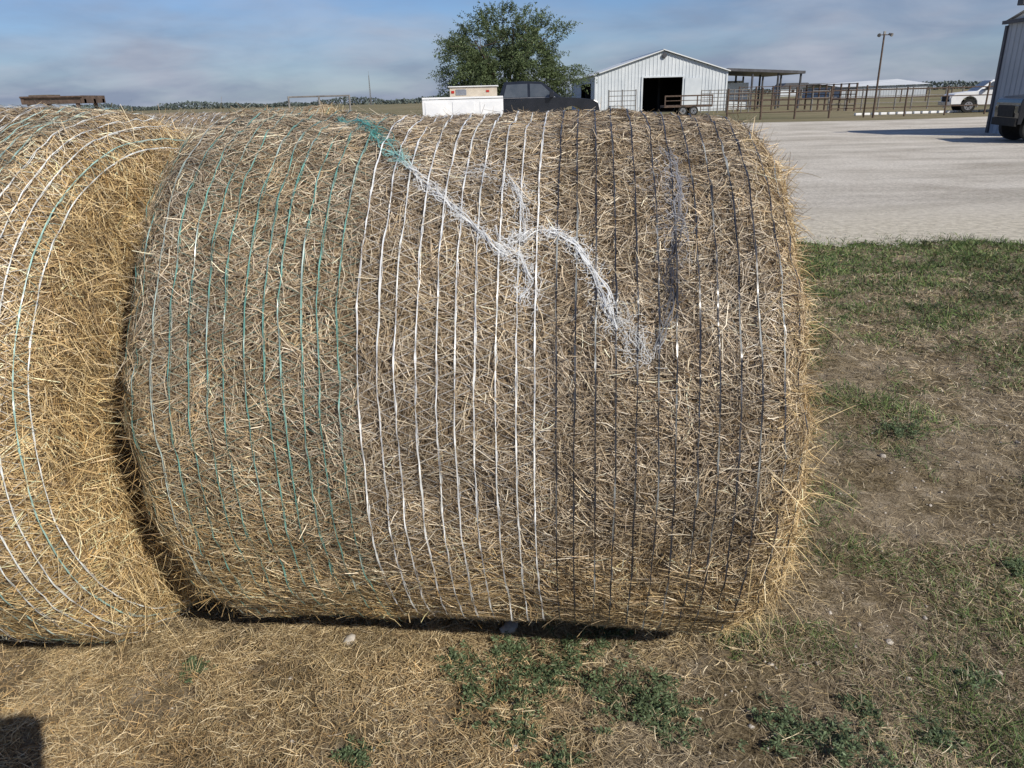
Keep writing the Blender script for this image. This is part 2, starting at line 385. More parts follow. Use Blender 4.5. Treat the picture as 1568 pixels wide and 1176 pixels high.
def bare_mask(x,y):
    return np.clip(1.1*blob(x,y,1.5,2.45,.38,.22)+.95*blob(x,y,.55,1.5,.13,.3)+.8*blob(x,y,-1.0,1.62,.35,.06)+.5*blob(x,y,1.1,1.9,.2,.2)+.6*sst(.54,.70,vn2(x,y,2.6,45)),0,1)
def blades(n,seed,x0,x1,y0,y1,dry):
    r=np.random.default_rng(seed); x,y=region(n,x0,x1,y0,y1,r)
    keep=~in_bales(x,y,0)&(y<lot_edge(x)+r.exponential(.15,n)); 
    gm_=green_mask(x,y)*(.30+1.1*vn2(x,y,8,46)); bm_=bare_mask(x,y)
    if dry: keep&=(r.random(n)>bm_*.8)&(r.random(n)>gm_*.4)
    else: keep&=(r.random(n)<gm_*1.2)
    x,y=x[keep],y[keep]; n=len(x); z=gh(x,y)
    P0=np.stack([x,y,z],-1); far=np.clip(y/3,.8,2.4)
    K=4; t=np.linspace(0,1,K)[None,:,None]
    a=r.uniform(0,6.283,n); hd=np.stack([np.cos(a),np.sin(a),a*0],-1)
    if dry:
        L=r.uniform(.012,.06,n)*far**.5; el=np.abs(r.normal(0,.32,n)); bend=r.uniform(-.2,.5,n)
        wd=r.uniform(.001,.0024,n)*far
    else:
        tall=.6+.9*vn2(x,y,3.1,48)
        L=r.uniform(.016,.065,n)*far**.5*tall; el=np.abs(r.normal(.75,.4,n)); bend=r.uniform(.2,1.1,n)
        wd=r.uniform(.0016,.0036,n)*far
    d=hd*np.cos(el)[:,None]+np.array([0,0,1.])*np.sin(el)[:,None]
    P=P0[:,None]+d[:,None]*L[:,None,None]*t-np.array([0,0,1.])*(t**2)*(L*np.sin(el)*bend*.6)[:,None,None]
    perp=np.stack([-np.sin(a),np.cos(a),a*0],-1)
    P=P+perp[:,None]*(t**2)*(L*r.normal(0,.3,n))[:,None,None]
    if dry: P[...,2]+=r.uniform(.001,.010,n)[:,None]
    W=wd[:,None]*np.array([.9,1,.8,.2])[None]
    sd=nrm(perp[:,None]+np.array([0,0,1.])*r.normal(0,.5,n)[:,None,None])+np.zeros((n,K,3))
    V,F=ribbons(P,W,sd)
    if dry:
        pal=np.array([[.42,.34,.22],[.31,.245,.155],[.57,.49,.35],[.20,.155,.10],[.45,.34,.18]]); c=pal[r.choice(5,n,p=[.3,.27,.13,.2,.1])]
        gold=np.clip(sst(.3,-.1,x)*sst(2.1,1.6,y)+.0,0,1)[:,None]; c=c*(1-gold)+c*np.array([1.2,1.03,.80])*gold
    else:
        pal=np.array([[.095,.145,.04],[.125,.18,.055],[.06,.095,.035],[.19,.21,.09],[.15,.16,.06]]); c=pal[r.choice(5,n,p=[.32,.25,.22,.09,.12])]
    c=c*r.uniform(.6,1.3,n)[:,None]*(.7+.6*vn2(x,y,3,47))[:,None]
    return V,F,rep(c,K*2)
def joinvf(lst):
    V=[];F=[];C=[];o=0
    for v,f,c in lst: V.append(v);F.append(f+o);C.append(c);o+=len(v)
    return np.concatenate(V),np.concatenate(F),np.concatenate(C)
v,f,c=joinvf([blades(110000,81,-2.6,6.4,1.0,9,True),blades(130000,86,.7,4.8,1.2,6.5,True),blades(60000,82,-1.6,2.4,1.15,2.6,True)])
link(bpy.data.objects.new('dry_grass',big_mesh('dry_grass',v,f,c,M_blade)))
v,f,c=joinvf([blades(320000,83,.4,6.6,1.2,9,False),blades(40000,84,-2,1.2,1.2,2.2,False)])
link(bpy.data.objects.new('grass',big_mesh('grass',v,f,c,M_blade)))
def litter(n,seed):
    r=np.random.default_rng(seed)
    x=np.concatenate([r.uniform(-3,.75,n//2),r.normal(.78,.12,n//8),r.uniform(-1.4,.2,n-n//2-n//8)])
    y=np.concatenate([2.0-r.exponential(.15,n//2),r.uniform(1.75,2.6,n//8),r.uniform(1.2,1.9,n-n//2-n//8)])
    pr=np.ones(n)*(.30+.9*(vn2(x,y,7,50)>.45))*(1-.6*bare_mask(x,y)); k=(r.random(n)<pr)&(y>.9); x,y=x[k],y[k]; n=len(x)
    K=4;t=np.linspace(-.5,.5,K)[None,:,None]; a=r.uniform(0,6.28,n); L=np.clip(r.lognormal(math.log(.038),.5,n),.012,.13)
    d=np.stack([np.cos(a),np.sin(a),r.normal(0,.14,n)],-1); pe=np.stack([-np.sin(a),np.cos(a),a*0],-1)
    P=np.stack([x,y,gh(x,y)+r.uniform(.003,.016,n)],-1)[:,None]+d[:,None]*L[:,None,None]*t+pe[:,None]*(t**2)*(L*r.normal(0,.6,n))[:,None,None]
    P[...,2]=np.maximum(P[...,2],gh(P[...,0],P[...,1])+.002)
    V,F=ribbons(P,r.uniform(.001,.0021,n)[:,None]*np.array([.8,1,1,.5])[None],nrm(pe[:,None]+np.array([0,0,1.])*r.normal(0,.4,n)[:,None,None])+np.zeros((n,K,3)))
    pal=np.array([[.55,.42,.23],[.40,.30,.16],[.66,.54,.34],[.22,.155,.085]]); c=pal[r.choice(4,n)]*r.uniform(.65,1.2,n)[:,None]*(.75+.5*vn2(x,y,6,52))[:,None]
    return V,F,rep(c,K*2)
v,f,c=litter(46000,91)
link(bpy.data.objects.new('loose_hay',big_mesh('loose_hay',v,f,c,M_straw)))
def weed(cx,cy,rad,seed):
    r=np.random.default_rng(seed); Vs=[];Fs=[];Cs=[];o=0
    ns=int(18+rad*170)
    for k in range(ns):
        a=r.uniform(0,6.28); L=rad*r.uniform(.5,1.1); el=r.uniform(.15,1.1); m=9
        sx,sy=cx+r.normal(0,rad*.4),cy+r.normal(0,rad*.4)
        t=np.linspace(0,1,m); d=np.array([math.cos(a),math.sin(a)])
        X=sx+d[0]*L*t*math.cos(el); Y=sy+d[1]*L*t*math.cos(el); Z=gh(X,Y)+.004+L*.8*math.sin(el)*(t-.45*t*t)
        P=np.stack([X,Y,Z],-1); pe=np.array([-d[1],d[0],0])
        V,F=ribbons(P[None],np.full((1,m),.0018),np.tile(pe,(1,m,1))); Vs.append(V);Fs.append(F+o);o+=len(V);Cs.append(np.tile([.10,.13,.06],(len(V),1)))
        nl=(m-1)*4
        i=np.repeat(np.arange(1,m),4); sg=np.where(np.arange(nl)%2==0,1,-1)[:,None]
        ld=nrm(pe[None]*sg+np.append(d,0)[None]*r.uniform(0,.9,(nl,1))+np.array([0,0,1.])*r.normal(.15,.4,(nl,1)))
        ll=r.uniform(.008,.017,nl)[:,None]*(.7+rad*2); b0=P[i]+r.normal(0,.002,(nl,3))
        wdv=nrm(np.cross(ld,np.array([0,0,1.])+r.normal(0,.5,(nl,3))))*ll*.2
        V=np.stack([b0,b0+ld*ll*.5+wdv,b0+ld*ll,b0+ld*ll*.5-wdv],1).reshape(-1,3); F=np.arange(nl*4).reshape(-1,4)
        c=np.array([.125,.17,.085])*r.uniform(.5,1.5,(nl,1)); Vs.append(V);Fs.append(F+o);o+=len(V);Cs.append(np.repeat(c,4,0))
    me=big_mesh('weed_plant',np.concatenate(Vs),np.concatenate(Fs),np.concatenate(Cs),M_leaf)
    link(bpy.data.objects.new('weed_plant',me))
for k,(x,y,rd) in enumerate([(.30,1.60,.13),(.14,1.74,.10),(-.08,1.62,.10),(.38,1.50,.10),(.0,1.50,.07),(-.17,1.72,.06),(.66,1.46,.09),(.80,1.40,.09),(.9,1.52,.05),(-.42,1.42,.05),(1.25,1.62,.06),(1.7,2.1,.06),(2.2,2.7,.08),(.25,1.84,.07),(-.95,1.75,.04),(1.85,3.2,.1),(1.5,1.45,.07),(2.6,3.3,.1),(.10,1.38,.06),(1.05,1.42,.06),(-.02,1.78,.07),(.07,1.64,.08)]):
    weed(x,y,rd,100+k)
M_stone=noise_mat('stone',(.32,.28,.23),(.56,.52,.46),12,.85,bump=.004,bscale=50)
ico=bmesh.new(); bmesh.ops.create_icosphere(ico,subdivisions=2,radius=1); iv=np.array([v.co[:] for v in ico.verts]); iF=np.array([[v.index for v in f.verts] for f in ico.faces]); ico.free()
def stones(name,pts,seed):
    r=np.random.default_rng(seed); V=[];F=[];o=0
    for x,y,s in pts:
        sc=r.uniform(.6,1.2,3)*s*np.array([1,1,.7]); q=iv*(.6+.8*vn(iv+r.uniform(0,50,3),1.8,seed)[:,None])*sc
        a=r.uniform(0,6.28); q=q@np.array([[math.cos(a),math.sin(a),0],[-math.sin(a),math.cos(a),0],[0,0,1]])
        V.append(q+np.array([x,y,float(gh(x,y))+s*.25])); F.append(iF+o); o+=len(iv)
    link(bpy.data.objects.new(name,big_mesh(name,np.concatenate(V),np.concatenate(F),mat=M_stone,smooth=True)))
r=np.random.default_rng(5); pts=[]
for _ in range(3200):
    x=r.uniform(-1.6,4.5); y=1.2*(7/1.2)**r.random()
    if r.random()<.14+float(bare_mask(x,y)) and not in_bales(np.array(x),np.array(y),.05): pts.append((x,y,min(.013,.0018+r.exponential(.0025))))
for _ in range(2200):
    x=r.uniform(2,8); y=float(lot_edge(x))+r.exponential(1.2)-.15; pts.append((x,y,min(.02,.004+r.exponential(.004))))
stones('gravel',pts,6)
stones('rock',[(-.515,1.85,.022)],7); stones('rock',[(-.03,1.88,.03)],8)

# ---------------------------------------------------------------- far objects
M_white=noise_mat('white_sheet_metal',(.50,.54,.57),(.62,.65,.67),.6,.5)
M_roof=noise_mat('galvalume_roof',(.6,.62,.62),(.72,.73,.72),.5,.4)
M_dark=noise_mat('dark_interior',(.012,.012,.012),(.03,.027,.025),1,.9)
M_grey=noise_mat('grey_sheet_metal',(.34,.37,.40),(.42,.45,.48),.7,.5)
M_trim=noise_mat('trim',(.06,.06,.065),(.10,.10,.11),2,.5)
M_rust=noise_mat('rusty_pipe',(.06,.042,.032),(.13,.09,.068),8,.8)
M_pipe=noise_mat('grey_pipe',(.16,.15,.14),(.28,.27,.25),6,.6,.3)
M_wht=noise_mat('white_paint',(.68,.69,.7),(.8,.8,.79),2,.4)
M_blk=noise_mat('black_paint',(.010,.012,.016),(.016,.018,.024),3,.18,spec=.6)
M_glass=noise_mat('dark_glass',(.05,.06,.07),(.08,.09,.10),2,.04,spec=1.0)
M_tire=noise_mat('tire_rubber',(.015,.015,.015),(.03,.03,.028),9,.85)
M_chrome=noise_mat('steel_rim',(.4,.4,.41),(.55,.55,.56),5,.3,.8)
M_red=noise_mat('red_lamp',(.35,.02,.015),(.45,.03,.02),5,.3)
M_wood=noise_mat('old_wood',(.10,.075,.055),(.18,.14,.10),10,.85)
M_tan=noise_mat('tan_box',(.42,.36,.28),(.55,.49,.4),3,.7)

def corr(mb,p0,p1,z0,ztop,m=0,pitch=.3,depth=.035):
    p0=np.array(p0,float);p1=np.array(p1,float); L=np.linalg.norm(p1-p0); d=(p1-p0)/L; nn=np.array([d[1],-d[0]])
    n=max(1,int(L/pitch)); t=[];o=[]
    for i in range(n):
        for a,b_ in ((0,0),(.7,0),(.78,1),(.92,1)):
            t.append((i+a)/n); o.append(b_)
    t.append(1);o.append(0)
    base=len(mb.v)
    for tt,oo in zip(t,o):
        q=p0+d*L*tt+nn*oo*depth; mb.v.append((q[0],q[1],z0)); mb.v.append((q[0],q[1],ztop(tt)))
    for i in range(len(t)-1):
        mb.f.append((base+2*i,base+2*i+2,base+2*i+3,base+2*i+1)); mb.m.append(m)
e=empty('metal_barn',(14.5,74,0)); 
x0,x1,yb=-6.05,6.0,26.; ze,zr=3.4,5.25
mb=MB()
gab=lambda x: ze+(zr-ze)*(1-abs(x)/6.05)
def front(xa,xb,z0): corr(mb,(xa,0),(xb,0),z0,lambda t:gab(xa+(xb-xa)*t))
front(x0,-1.75,0); front(2.0,x1,0); front(-1.75,0,3.0); front(0,2.0,3.0)
corr(mb,(x0,4),(x0,0),0,lambda t:ze); corr(mb,(x0,14),(x0,4),2.7,lambda t:ze); corr(mb,(x0,yb),(x0,14),0,lambda t:ze)
corr(mb,(x1,0),(x1,yb),0,lambda t:ze); corr(mb,(x1,yb),(0,yb),0,lambda t:ze+(zr-ze)*t); corr(mb,(0,yb),(x0,yb),0,lambda t:zr-(zr-ze)*t)
mb.build('walls',[M_white],e)
mb=MB()
mb.poly([(x0-.25,-.3,ze-.03),(0,-.3,zr+.07),(0,yb+.3,zr+.07),(x0-.25,yb+.3,ze-.03)])
mb.poly([(x1+.25,-.3,ze-.03),(0,-.3,zr+.07),(0,yb+.3,zr+.07),(x1+.25,yb+.3,ze-.03)])
o_=mb.build('roof',[M_roof],e); so=o_.modifiers.new('s','SOLIDIFY'); so.thickness=.08; so.offset=1
mb=MB()
mb.box((-1.85,-.09,0),(-1.7,.1,3.0)); mb.box((1.95,-.09,0),(2.15,.1,3.0)); mb.box((-1.85,-.09,3.0),(2.15,.08,3.12))
mb.box((-6.15,-.08,0),(-6.0,.07,3.4)); mb.box((5.95,-.08,0),(6.1,.07,3.4))
mb.box((2.15,-.16,.1),(3.6,-.10,2.9))
mb.build('door_frame_and_trim',[M_white],e)
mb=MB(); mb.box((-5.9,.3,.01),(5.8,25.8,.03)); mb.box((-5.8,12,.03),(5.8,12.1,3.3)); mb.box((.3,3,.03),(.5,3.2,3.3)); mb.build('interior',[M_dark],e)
mb=MB(); mb.cyl((.15,-.2,4.85),(.15,.1,4.85),.22,n=14); mb.cyl((.15,-.23,4.85),(.15,-.2,4.85),.15,n=14); mb.build('gable_fan',[M_trim],e)
mb=MB(); 
mb.prism([(6.25,3.42),(13.4,3.02),(13.4,3.26),(6.25,3.66)],.4,12)
for x in (8.6,11,13.1):
    for y in (.7,6,11.6): mb.cyl((x,y,0),(x,y,3.12),.10)
mb.build('lean_to_roof_and_posts',[M_trim],e)
mb=MB(); corr(mb,(6.2,11.5),(11.0,11.5),.3,lambda t:2.7); mb.box((6.4,3,.0),(9.0,3.2,2.4)); mb.build('lean_to_back_wall',[M_white],e)
e=empty('distant_shed',(71.5,150,0)); mb=MB(); corr(mb,(-8,0),(8,0),0,lambda t:2.0,pitch=.5); corr(mb,(-8,20),(-8,0),0,lambda t:2.0,pitch=.5); mb.build('walls',[M_grey],e)
mb=MB(); mb.poly([(-8.5,-.5,2.0),(8.5,-.5,2.2),(7,10,3.3),(-8.5,10,2.7)]); mb.poly([(-8.5,20,2.0),(8.5,20,2.2),(7,10,3.3),(-8.5,10,2.7)]); mb.build('roof',[M_roof],e)
for (x,y,w_,h_) in ((95,260,10,4),(60,240,9,4.5),(120,300,16,4)):
    e=empty('distant_house',(x,y,0)); mb=MB(); mb.box((-w_/2,0,0),(w_/2,8,h_*.6)); mb.build('walls',[M_white],e)
    mb=MB(); mb.prism([(-w_/2-.4,h_*.6),(w_/2+.4,h_*.6),(w_/2-1.5,h_),(-w_/2+1.5,h_)],-.4,8.4); mb.build('roof',[M_trim],e)
    mb=MB(); mb.box((-1.5,-.05,1),(-.5,-.003,2)); mb.box((1,-.05,0),(2,-.003,2)); mb.build('openings',[M_dark],e)
e=empty('metal_building',(16.9,27.4,0)); mb=MB(); hB=3.5; dB=-3.2
corr(mb,(0,0),(0,dB),0,lambda t:hB,pitch=.25,depth=-.03); corr(mb,(18,0),(0,0),0,lambda t:hB,pitch=.25,depth=-.03)
corr(mb,(0,dB),(18,dB),0,lambda t:hB,pitch=.25); corr(mb,(18,dB),(18,0),0,lambda t:hB,pitch=.25)
mb.build('walls',[M_grey],e)
mb=MB(); mb.poly([(-.12,.15,hB),(18.12,.15,hB),(18.12,dB/2,hB+.5),(-.12,dB/2,hB+.5)]); mb.poly([(-.12,dB-.15,hB),(18.12,dB-.15,hB),(18.12,dB/2,hB+.5),(-.12,dB/2,hB+.5)]); mb.poly([(.0,0,hB),(0,dB,hB),(0,dB/2,hB+.49)]); mb.poly([(18,0,hB),(18,dB,hB),(18,dB/2,hB+.49)])
o_=mb.build('roof',[M_roof],e)
mb=MB(); mb.box((-.16,dB-.1,hB-.06),(-.05,.1,hB+.05)); mb.box((-.06,-.06,0),(.06,.06,hB-.1)); mb.build('gutter',[M_trim],e)
mb=MB(); mb.cyl((-.1,-1.2,hB),(-.1,-1.2,hB+.45),.03); mb.box((-.5,-1.35,hB+.4),(-.2,-1.05,hB+.58)); mb.box((-.05,-1.35,hB+.4),(.25,-1.05,hB+.58)); mb.build('floodlight',[M_trim],e,bevel=.02)
e=empty('light_pole',(21,45,0)); mb=MB(); mb.cyl((0,0,-.1),(0,0,4.35),.06,.045,n=10); mb.cyl((-.25,0,4.3),(.25,0,4.3),.025); mb.build('pole',[M_rust],e)
mb=MB(); mb.cyl((-.25,0,4.35),(-.36,-.16,4.27),.05,.10); mb.cyl((.25,0,4.35),(.36,-.16,4.27),.05,.10); mb.box((-.05,-.05,4.33),(.05,.05,4.48)); mb.build('flood_lamps',[M_pipe],e)
mb=MB()
for a,b_ in ((-.4,-.3),(.4,-.3),(0,.4)): mb.cyl((a,b_,0),(a*.3,b_*.3,14),.10,.06,m=0,n=6)
for i in range(14):
    z=i*1.0; k=1-.7*z/14; k2=1-.7*(z+1.0)/14
    mb.cyl((-.4*k,-.3*k,z),(.4*k2,-.3*k2,z+1.0),.05,n=4); mb.cyl((.4*k,-.3*k,z),(0,.4*k2,z+1.0),.05,n=4)
mb.cyl((0,0,14),(0,0,16),.05)
ob=mb.build('radio_tower',[M_pipe]); ob.location=(-67,400,0)

def pipe_fence(name,pts,h,rails,post,mat,step=2.4,taller=0,rr=.03):
    mb=MB()
    for (xa,ya),(xb,yb_) in zip(pts[:-1],pts[1:]):
        L=math.hypot(xb-xa,yb_-ya); n=max(1,round(L/step))
        for i in range(n+1):
            x=xa+(xb-xa)*i/n; y=ya+(yb_-ya)*i/n; mb.cyl((x,y,-.05),(x,y,h+(taller if i%3==0 else 0)),post,n=8)
        for z in rails: mb.cyl((xa,ya,z),(xb,yb_,z),rr,n=6)
    return mb.build(name,[mat])
pipe_fence('pipe_fence',[(13.2,47),(19,46.3)],1.75,[.4,.75,1.1,1.45],.06,M_rust,1.9,.0)
pipe_fence('pipe_fence',[(19,46.3),(21,46.2),(38,47)],1.6,[.5,1.05,1.5],.05,M_rust,2.6,.15)
pipe_fence('field_fence',[(24,62),(50,62),(70,66)],1.6,[.5,1.0,1.5],.06,M_pipe,1.3)
pipe_fence('field_fence',[(20,95),(60,96),(110,100)],1.5,[.7,1.4],.07,M_rust,3)
pipe_fence('corral_gate',[(8.9,68),(11.2,68)],2.0,[.3,.7,1.1,1.5,1.9],.05,M_pipe,1.15)
pipe_fence('corral_gate',[(16.3,66),(18.4,66),(20.3,66)],1.8,[.3,.6,.9,1.2,1.5,1.75],.05,M_pipe,.65)
pipe_fence('corral_panel',[(20.6,70),(26.5,70),(26.5,60)],2.0,[.4,.8,1.2,1.6,1.95],.08,M_rust,1.5)
pipe_fence('metal_gate',[(-6.75,25),(-4.85,25)],1.76,[.5,.9,1.3,1.74],.03,M_pipe,.95,rr=.025)
mb=MB()
for i in range(26): mb.box((22+i*.55,49.5+i*.05,0),(22.38+i*.55,49.75+i*.05,.14))
mb.build('white_curb_blocks',[M_wht],bevel=.02)

def arch(cx,r,z,n=9): return [(cx+r*math.cos(math.pi*(1-i/(n-1))),z+r*math.sin(math.pi*(1-i/(n-1)))) for i in range(n)]
def wheels(mb,xs,W,rad=.4,w_=.26):
    for x in xs:
        for sy in (-1,1):
            y0=sy*(W/2-.02); y1=sy*(W/2-.02-w_)
            mb.cyl((x,y0,rad),(x,y1,rad),rad,m=0,n=28); mb.cyl((x,y0+sy*.008,rad),(x,y0-sy*.02,rad),rad*.62,m=1,n=20)
            mb.cyl((x,y0+sy*.02,rad),(x,y0,rad),rad*.2,m=0,n=10)
            for k in range(6):
                a=k*math.pi/3; mb.cyl((x+rad*.4*math.cos(a),y0+sy*.012,rad+rad*.4*math.sin(a)),(x+rad*.4*math.cos(a),y0,rad+rad*.4*math.sin(a)),rad*.09,m=0,n=8)
def pickup(name,loc,rz,paint,s=1,fk=1.0,hood=0.0,bump=None,crew=0.0):
    e=empty(name,loc,rz); e.scale=(s,s,s); W=1.96
    fx=lambda x: x if x<2.34 else 2.34+(x-2.34)*fk
    prof=[(-2.9,.62),(-2.22,.5)]+arch(-1.75,.47,.5)+[(-1.2,.45),(1.3,.45)]+arch(1.85,.47,.5)+[(2.4,.5),(2.88,.5),(2.92,.85),(2.86,1.02+hood),(2.7,1.12+hood),(2.2,1.19+hood),(1.35,1.27+hood*.7),(-.85,1.27),(-.88,1.3),(-2.9,1.32)]
    prof=[(fx(x),z) for x,z in prof]
    prof=[p for i,p in enumerate(prof) if i==0 or (abs(p[0]-prof[i-1][0])+abs(p[1]-prof[i-1][1]))>.02]
    mb=MB(); mb.prism(prof,-W/2,W/2); mb.build('body',[paint],e,bevel=.04)
    mb=MB()
    zt=1.89
    b_=[(-.9-crew,1.25),(1.5,1.25),(.66,zt-.01),(-.1,zt+.03),(-.66-crew,zt)]
    for sgn in (-1,1):
        for x,z in b_: mb.v.append((x,sgn*(.93 if z<1.5 else .74),z))
    mb.f+=[(0,1,2,3,4),(9,8,7,6,5),(0,5,6,1),(1,6,7,2),(2,7,8,3),(3,8,9,4),(4,9,5,0)]; mb.m+=[0]*7
    mb.build('cab',[paint],e,bevel=.03)
    mb=MB()
    def yy(z): return .93-(z-1.25)/(zt-1.25)*.19+.014
    for sgn in (-1,1):
        for w4 in ([(.2,1.33),(1.15,1.33),(.66,1.79),(.2,1.82)],[(.1,1.33),(-.7-crew,1.33),(-.56-crew,1.8),(.1,1.82)]):
            mb.poly([(x,sgn*yy(z),z) for x,z in w4])
    mb.poly([(1.425,-.82,1.33),(1.425,.82,1.33),(.745,.68,1.84),(.745,-.68,1.84)]); mb.poly([(-.905-crew,-.75,1.36),(-.905-crew,.75,1.36),(-.715-crew,.66,1.8),(-.715-crew,-.66,1.8)])
    mb.build('windows',[M_glass],e)
    mb=MB(); mb.box((fx(2.86),-.62,.68),(fx(2.96)+.02,.62,1.0),1); mb.box((fx(2.88),-.95,.45),(fx(3.05)+.03,.95,.66),0); mb.box((-3.02,-.9,.5),(-2.88,.9,.68),0)
    for sgn in (-1,1): mb.box((fx(2.84),sgn*.66 if sgn>0 else -.93,.8),(fx(2.94)+.02,.93 if sgn>0 else -.66,1.0),2); mb.box((-2.93,sgn*.9 if sgn>0 else -.97,.85),(-2.86,.97 if sgn>0 else -.9,1.2),3); mb.box((.95,sgn*.99 if sgn>0 else -1.2,1.3),(1.1,1.2 if sgn>0 else -.99,1.5),4); mb.box((-.75-crew,sgn*.94 if sgn>0 else -.965,1.295),(1.2,.965 if sgn>0 else -.94,1.315),5)
    mb.build('bumpers_grille_lamps_mirrors',[bump or M_chrome,M_tire,M_wht if not bump else M_glass,M_red,M_blk,M_chrome],e,bevel=.008)
    mb=MB(); wheels(mb,(-1.75,1.85),W); mb.build('wheels',[M_tire,M_chrome],e)
    return e
pickup('pickup_truck',(.95,38,0),0,M_blk,1.18,1.0,.06,None,.15)
pickup('pickup_truck',(31.0,50,0),math.pi*.93,M_wht)
pickup('pickup_truck',(16.85,22.2,0),math.pi*.92,M_blk,1,.15,.05,M_tire)
e=empty('utility_trailer',(-1.35,27,-.03)); mb=MB()
mb.box((-1.35,-.9,.75),(1.3,.9,1.57),0); mb.box((-1.35,-.9,1.59),(1.3,.9,1.65),0)
for x in (-.9,0,.9): mb.box((x-.36,-.915,.85),(x+.36,-.903,1.5),0)
mb.box((-.45,-.6,1.65),(1.1,.6,1.95),2); mb.box((-.4,-.62,1.76),(-.3,-.605,1.84),3); mb.box((.75,-.62,1.78),(.85,-.605,1.84),3); mb.box((-.25,-.62,1.70),(.1,-.605,1.88),1); mb.box((-.5,-.65,1.95),(1.15,.65,1.98),0)
mb.build('body',[M_wht,M_chrome,M_tan,M_red],e,bevel=.01)
mb=MB(); wheels(mb,(-.5,.5),1.9,.36,.22); mb.build('wheels',[M_tire,M_chrome],e)
mb=MB(); mb.cyl((1.3,-.5,.6),(2.0,0,.55),.05); mb.cyl((1.3,.5,.6),(2.0,0,.55),.05); mb.box((-1.3,-.85,.55),(1.3,.85,.75)); mb.build('frame',[M_trim],e)
e=empty('flatbed_trailer',(-8.8,16,.10)); mb=MB()
mb.box((-.56,-.4,1.63),(.58,.4,1.66),1)
for y in (-.36,0,.34): mb.box((-.60,y-.04,1.55),(.62,y+.04,1.628))
for x in (-.60,.56): mb.box((x,-.42,1.55),(x+.06,.42,1.69))
for x in (-.5,.45):
    for y in (-.34,.34): mb.cyl((x,y,-.10),(x,y,1.55),.04)
mb.box((-.5,-.3,1.66),(-.1,.1,1.72),1); mb.cyl((-.60,-.43,1.68),(.60,-.43,1.67),.018)
mb.build('deck_and_frame',[M_rust,M_wood],e); mb=MB(); wheels(mb,(0,),.9,.36,.16); ob=mb.build('wheels',[M_tire,M_chrome],e); ob.location.z=-.10
e=empty('stock_trailer',(13.7,60,0)); mb=MB(); mb.box((-1.8,-.8,.6),(1.8,.8,.75)); 
for x in (-1.8,-.6,.6,1.72):
    mb.box((x,-.85,.75),(x+.08,-.78,1.35))
mb.box((-1.8,-.86,1.35),(1.8,-.78,1.45)); mb.box((-1.8,-.86,1.05),(1.8,-.8,1.1)); mb.build('frame',[M_rust],e); mb=MB(); wheels(mb,(-.4,.4),1.7,.34,.2); mb.build('wheels',[M_tire,M_chrome],e)

# ---------------------------------------------------------------- tree
M_bark=noise_mat('bark',(.05,.038,.028),(.12,.095,.07),14,.9,bump=.02,bscale=20)
def make_tree(loc,seed,Wd,Ht,zb,nleaf):
    r=np.random.default_rng(seed); e=empty('mesquite_tree',loc); mb=MB()
    mb.cyl((0,0,-.1),(.08,0,.9),.26,.2,n=10)
    c0=Vector((.08,0,.9))
    for k in range(9):
        a=k*2.4+r.uniform(-.3,.3); rad=Wd/2*r.uniform(.3,.75); zz=zb+(Ht-zb)*r.uniform(.3,.8)*(1.15-rad/Wd)
        mid=Vector((math.cos(a)*rad*.45,math.sin(a)*rad*.45,.9+(zz-.9)*.55)); end=Vector((math.cos(a)*rad,math.sin(a)*rad,zz))
        mb.cyl(c0,mid,.13,.085,n=7); mb.cyl(mid,end,.085,.03,n=6)
        for j in range(5):
            b_=mid.lerp(end,r.uniform(.2,1)); q=b_+Vector(r.normal(0,.75,3))+Vector((0,0,.4)); mb.cyl(b_,q,.03,.01,n=5)
    mb.build('trunk_and_limbs',[M_bark],e)
    C=[]
    while len(C)<260:
        p=r.uniform(-1,1,3); d=np.linalg.norm(p)
        if d<1 and d>.25: C.append(p)
    C=np.array(C); 
    zc=zb+(Ht-zb)*.40
    lob=1+.16*(vn(nrm(C)*1.0,2.2,seed)-.5)*2
    C*=lob[:,None]
    up=C[:,2]>0
    ctr=np.stack([C[:,0]*Wd*.46,C[:,1]*Wd*.42,zc+np.where(up,C[:,2]*(Ht-zc)*.88,C[:,2]*(zc-zb)*1.0)],-1)
    n_t=3600
    ci=r.integers(0,len(C),n_t); sz=r.uniform(.35,.7,len(C))
    base=ctr[ci]+r.normal(0,1,(n_t,3))*sz[ci][:,None]*np.array([.5,.5,.36])
    outd=nrm(base-np.array([0,0,zc-.6])+r.normal(0,.7,(n_t,3)))
    Lw=r.uniform(.25,.9,n_t); per=nleaf//n_t
    t=r.random((n_t,per)); P=base[:,None]+outd[:,None]*(t*Lw[:,None])[...,None]-np.array([0,0,1.])*(t**2*Lw[:,None]*.35)[...,None]+r.normal(0,.05,(n_t,per,3))
    P=P.reshape(-1,3); n=len(P)
    d1=nrm(r.normal(0,1,(n,3))); d2=nrm(np.cross(d1,r.normal(0,1,(n,3)))); s=r.uniform(.035,.07,n)[:,None]
    V=np.stack([P-d1*s,P-d2*s*.45,P+d1*s,P+d2*s*.45],1).reshape(-1,3); F=np.arange(n*4).reshape(-1,4)
    tone=(.6+.8*r.random(len(C)))[ci]; c=np.array([.09,.12,.05])[None]*np.repeat(tone,per)[:,None]*r.uniform(.7,1.3,(n,1))
    ob=link(bpy.data.objects.new('foliage',big_mesh('foliage',V,F,np.repeat(c,4,0),M_leaf))); ob.parent=e
make_tree((.15,45,0),3,8.0,6.3,1.0,95000)
r=np.random.default_rng(9); n=26000
x=r.uniform(-500,800,n); hh=1.5+3.0*vn2(x,x*0,.03,3)+1.5*vn2(x,x*0,.15,4); y=520+r.uniform(-10,10,n); z=r.random(n)**.8*hh
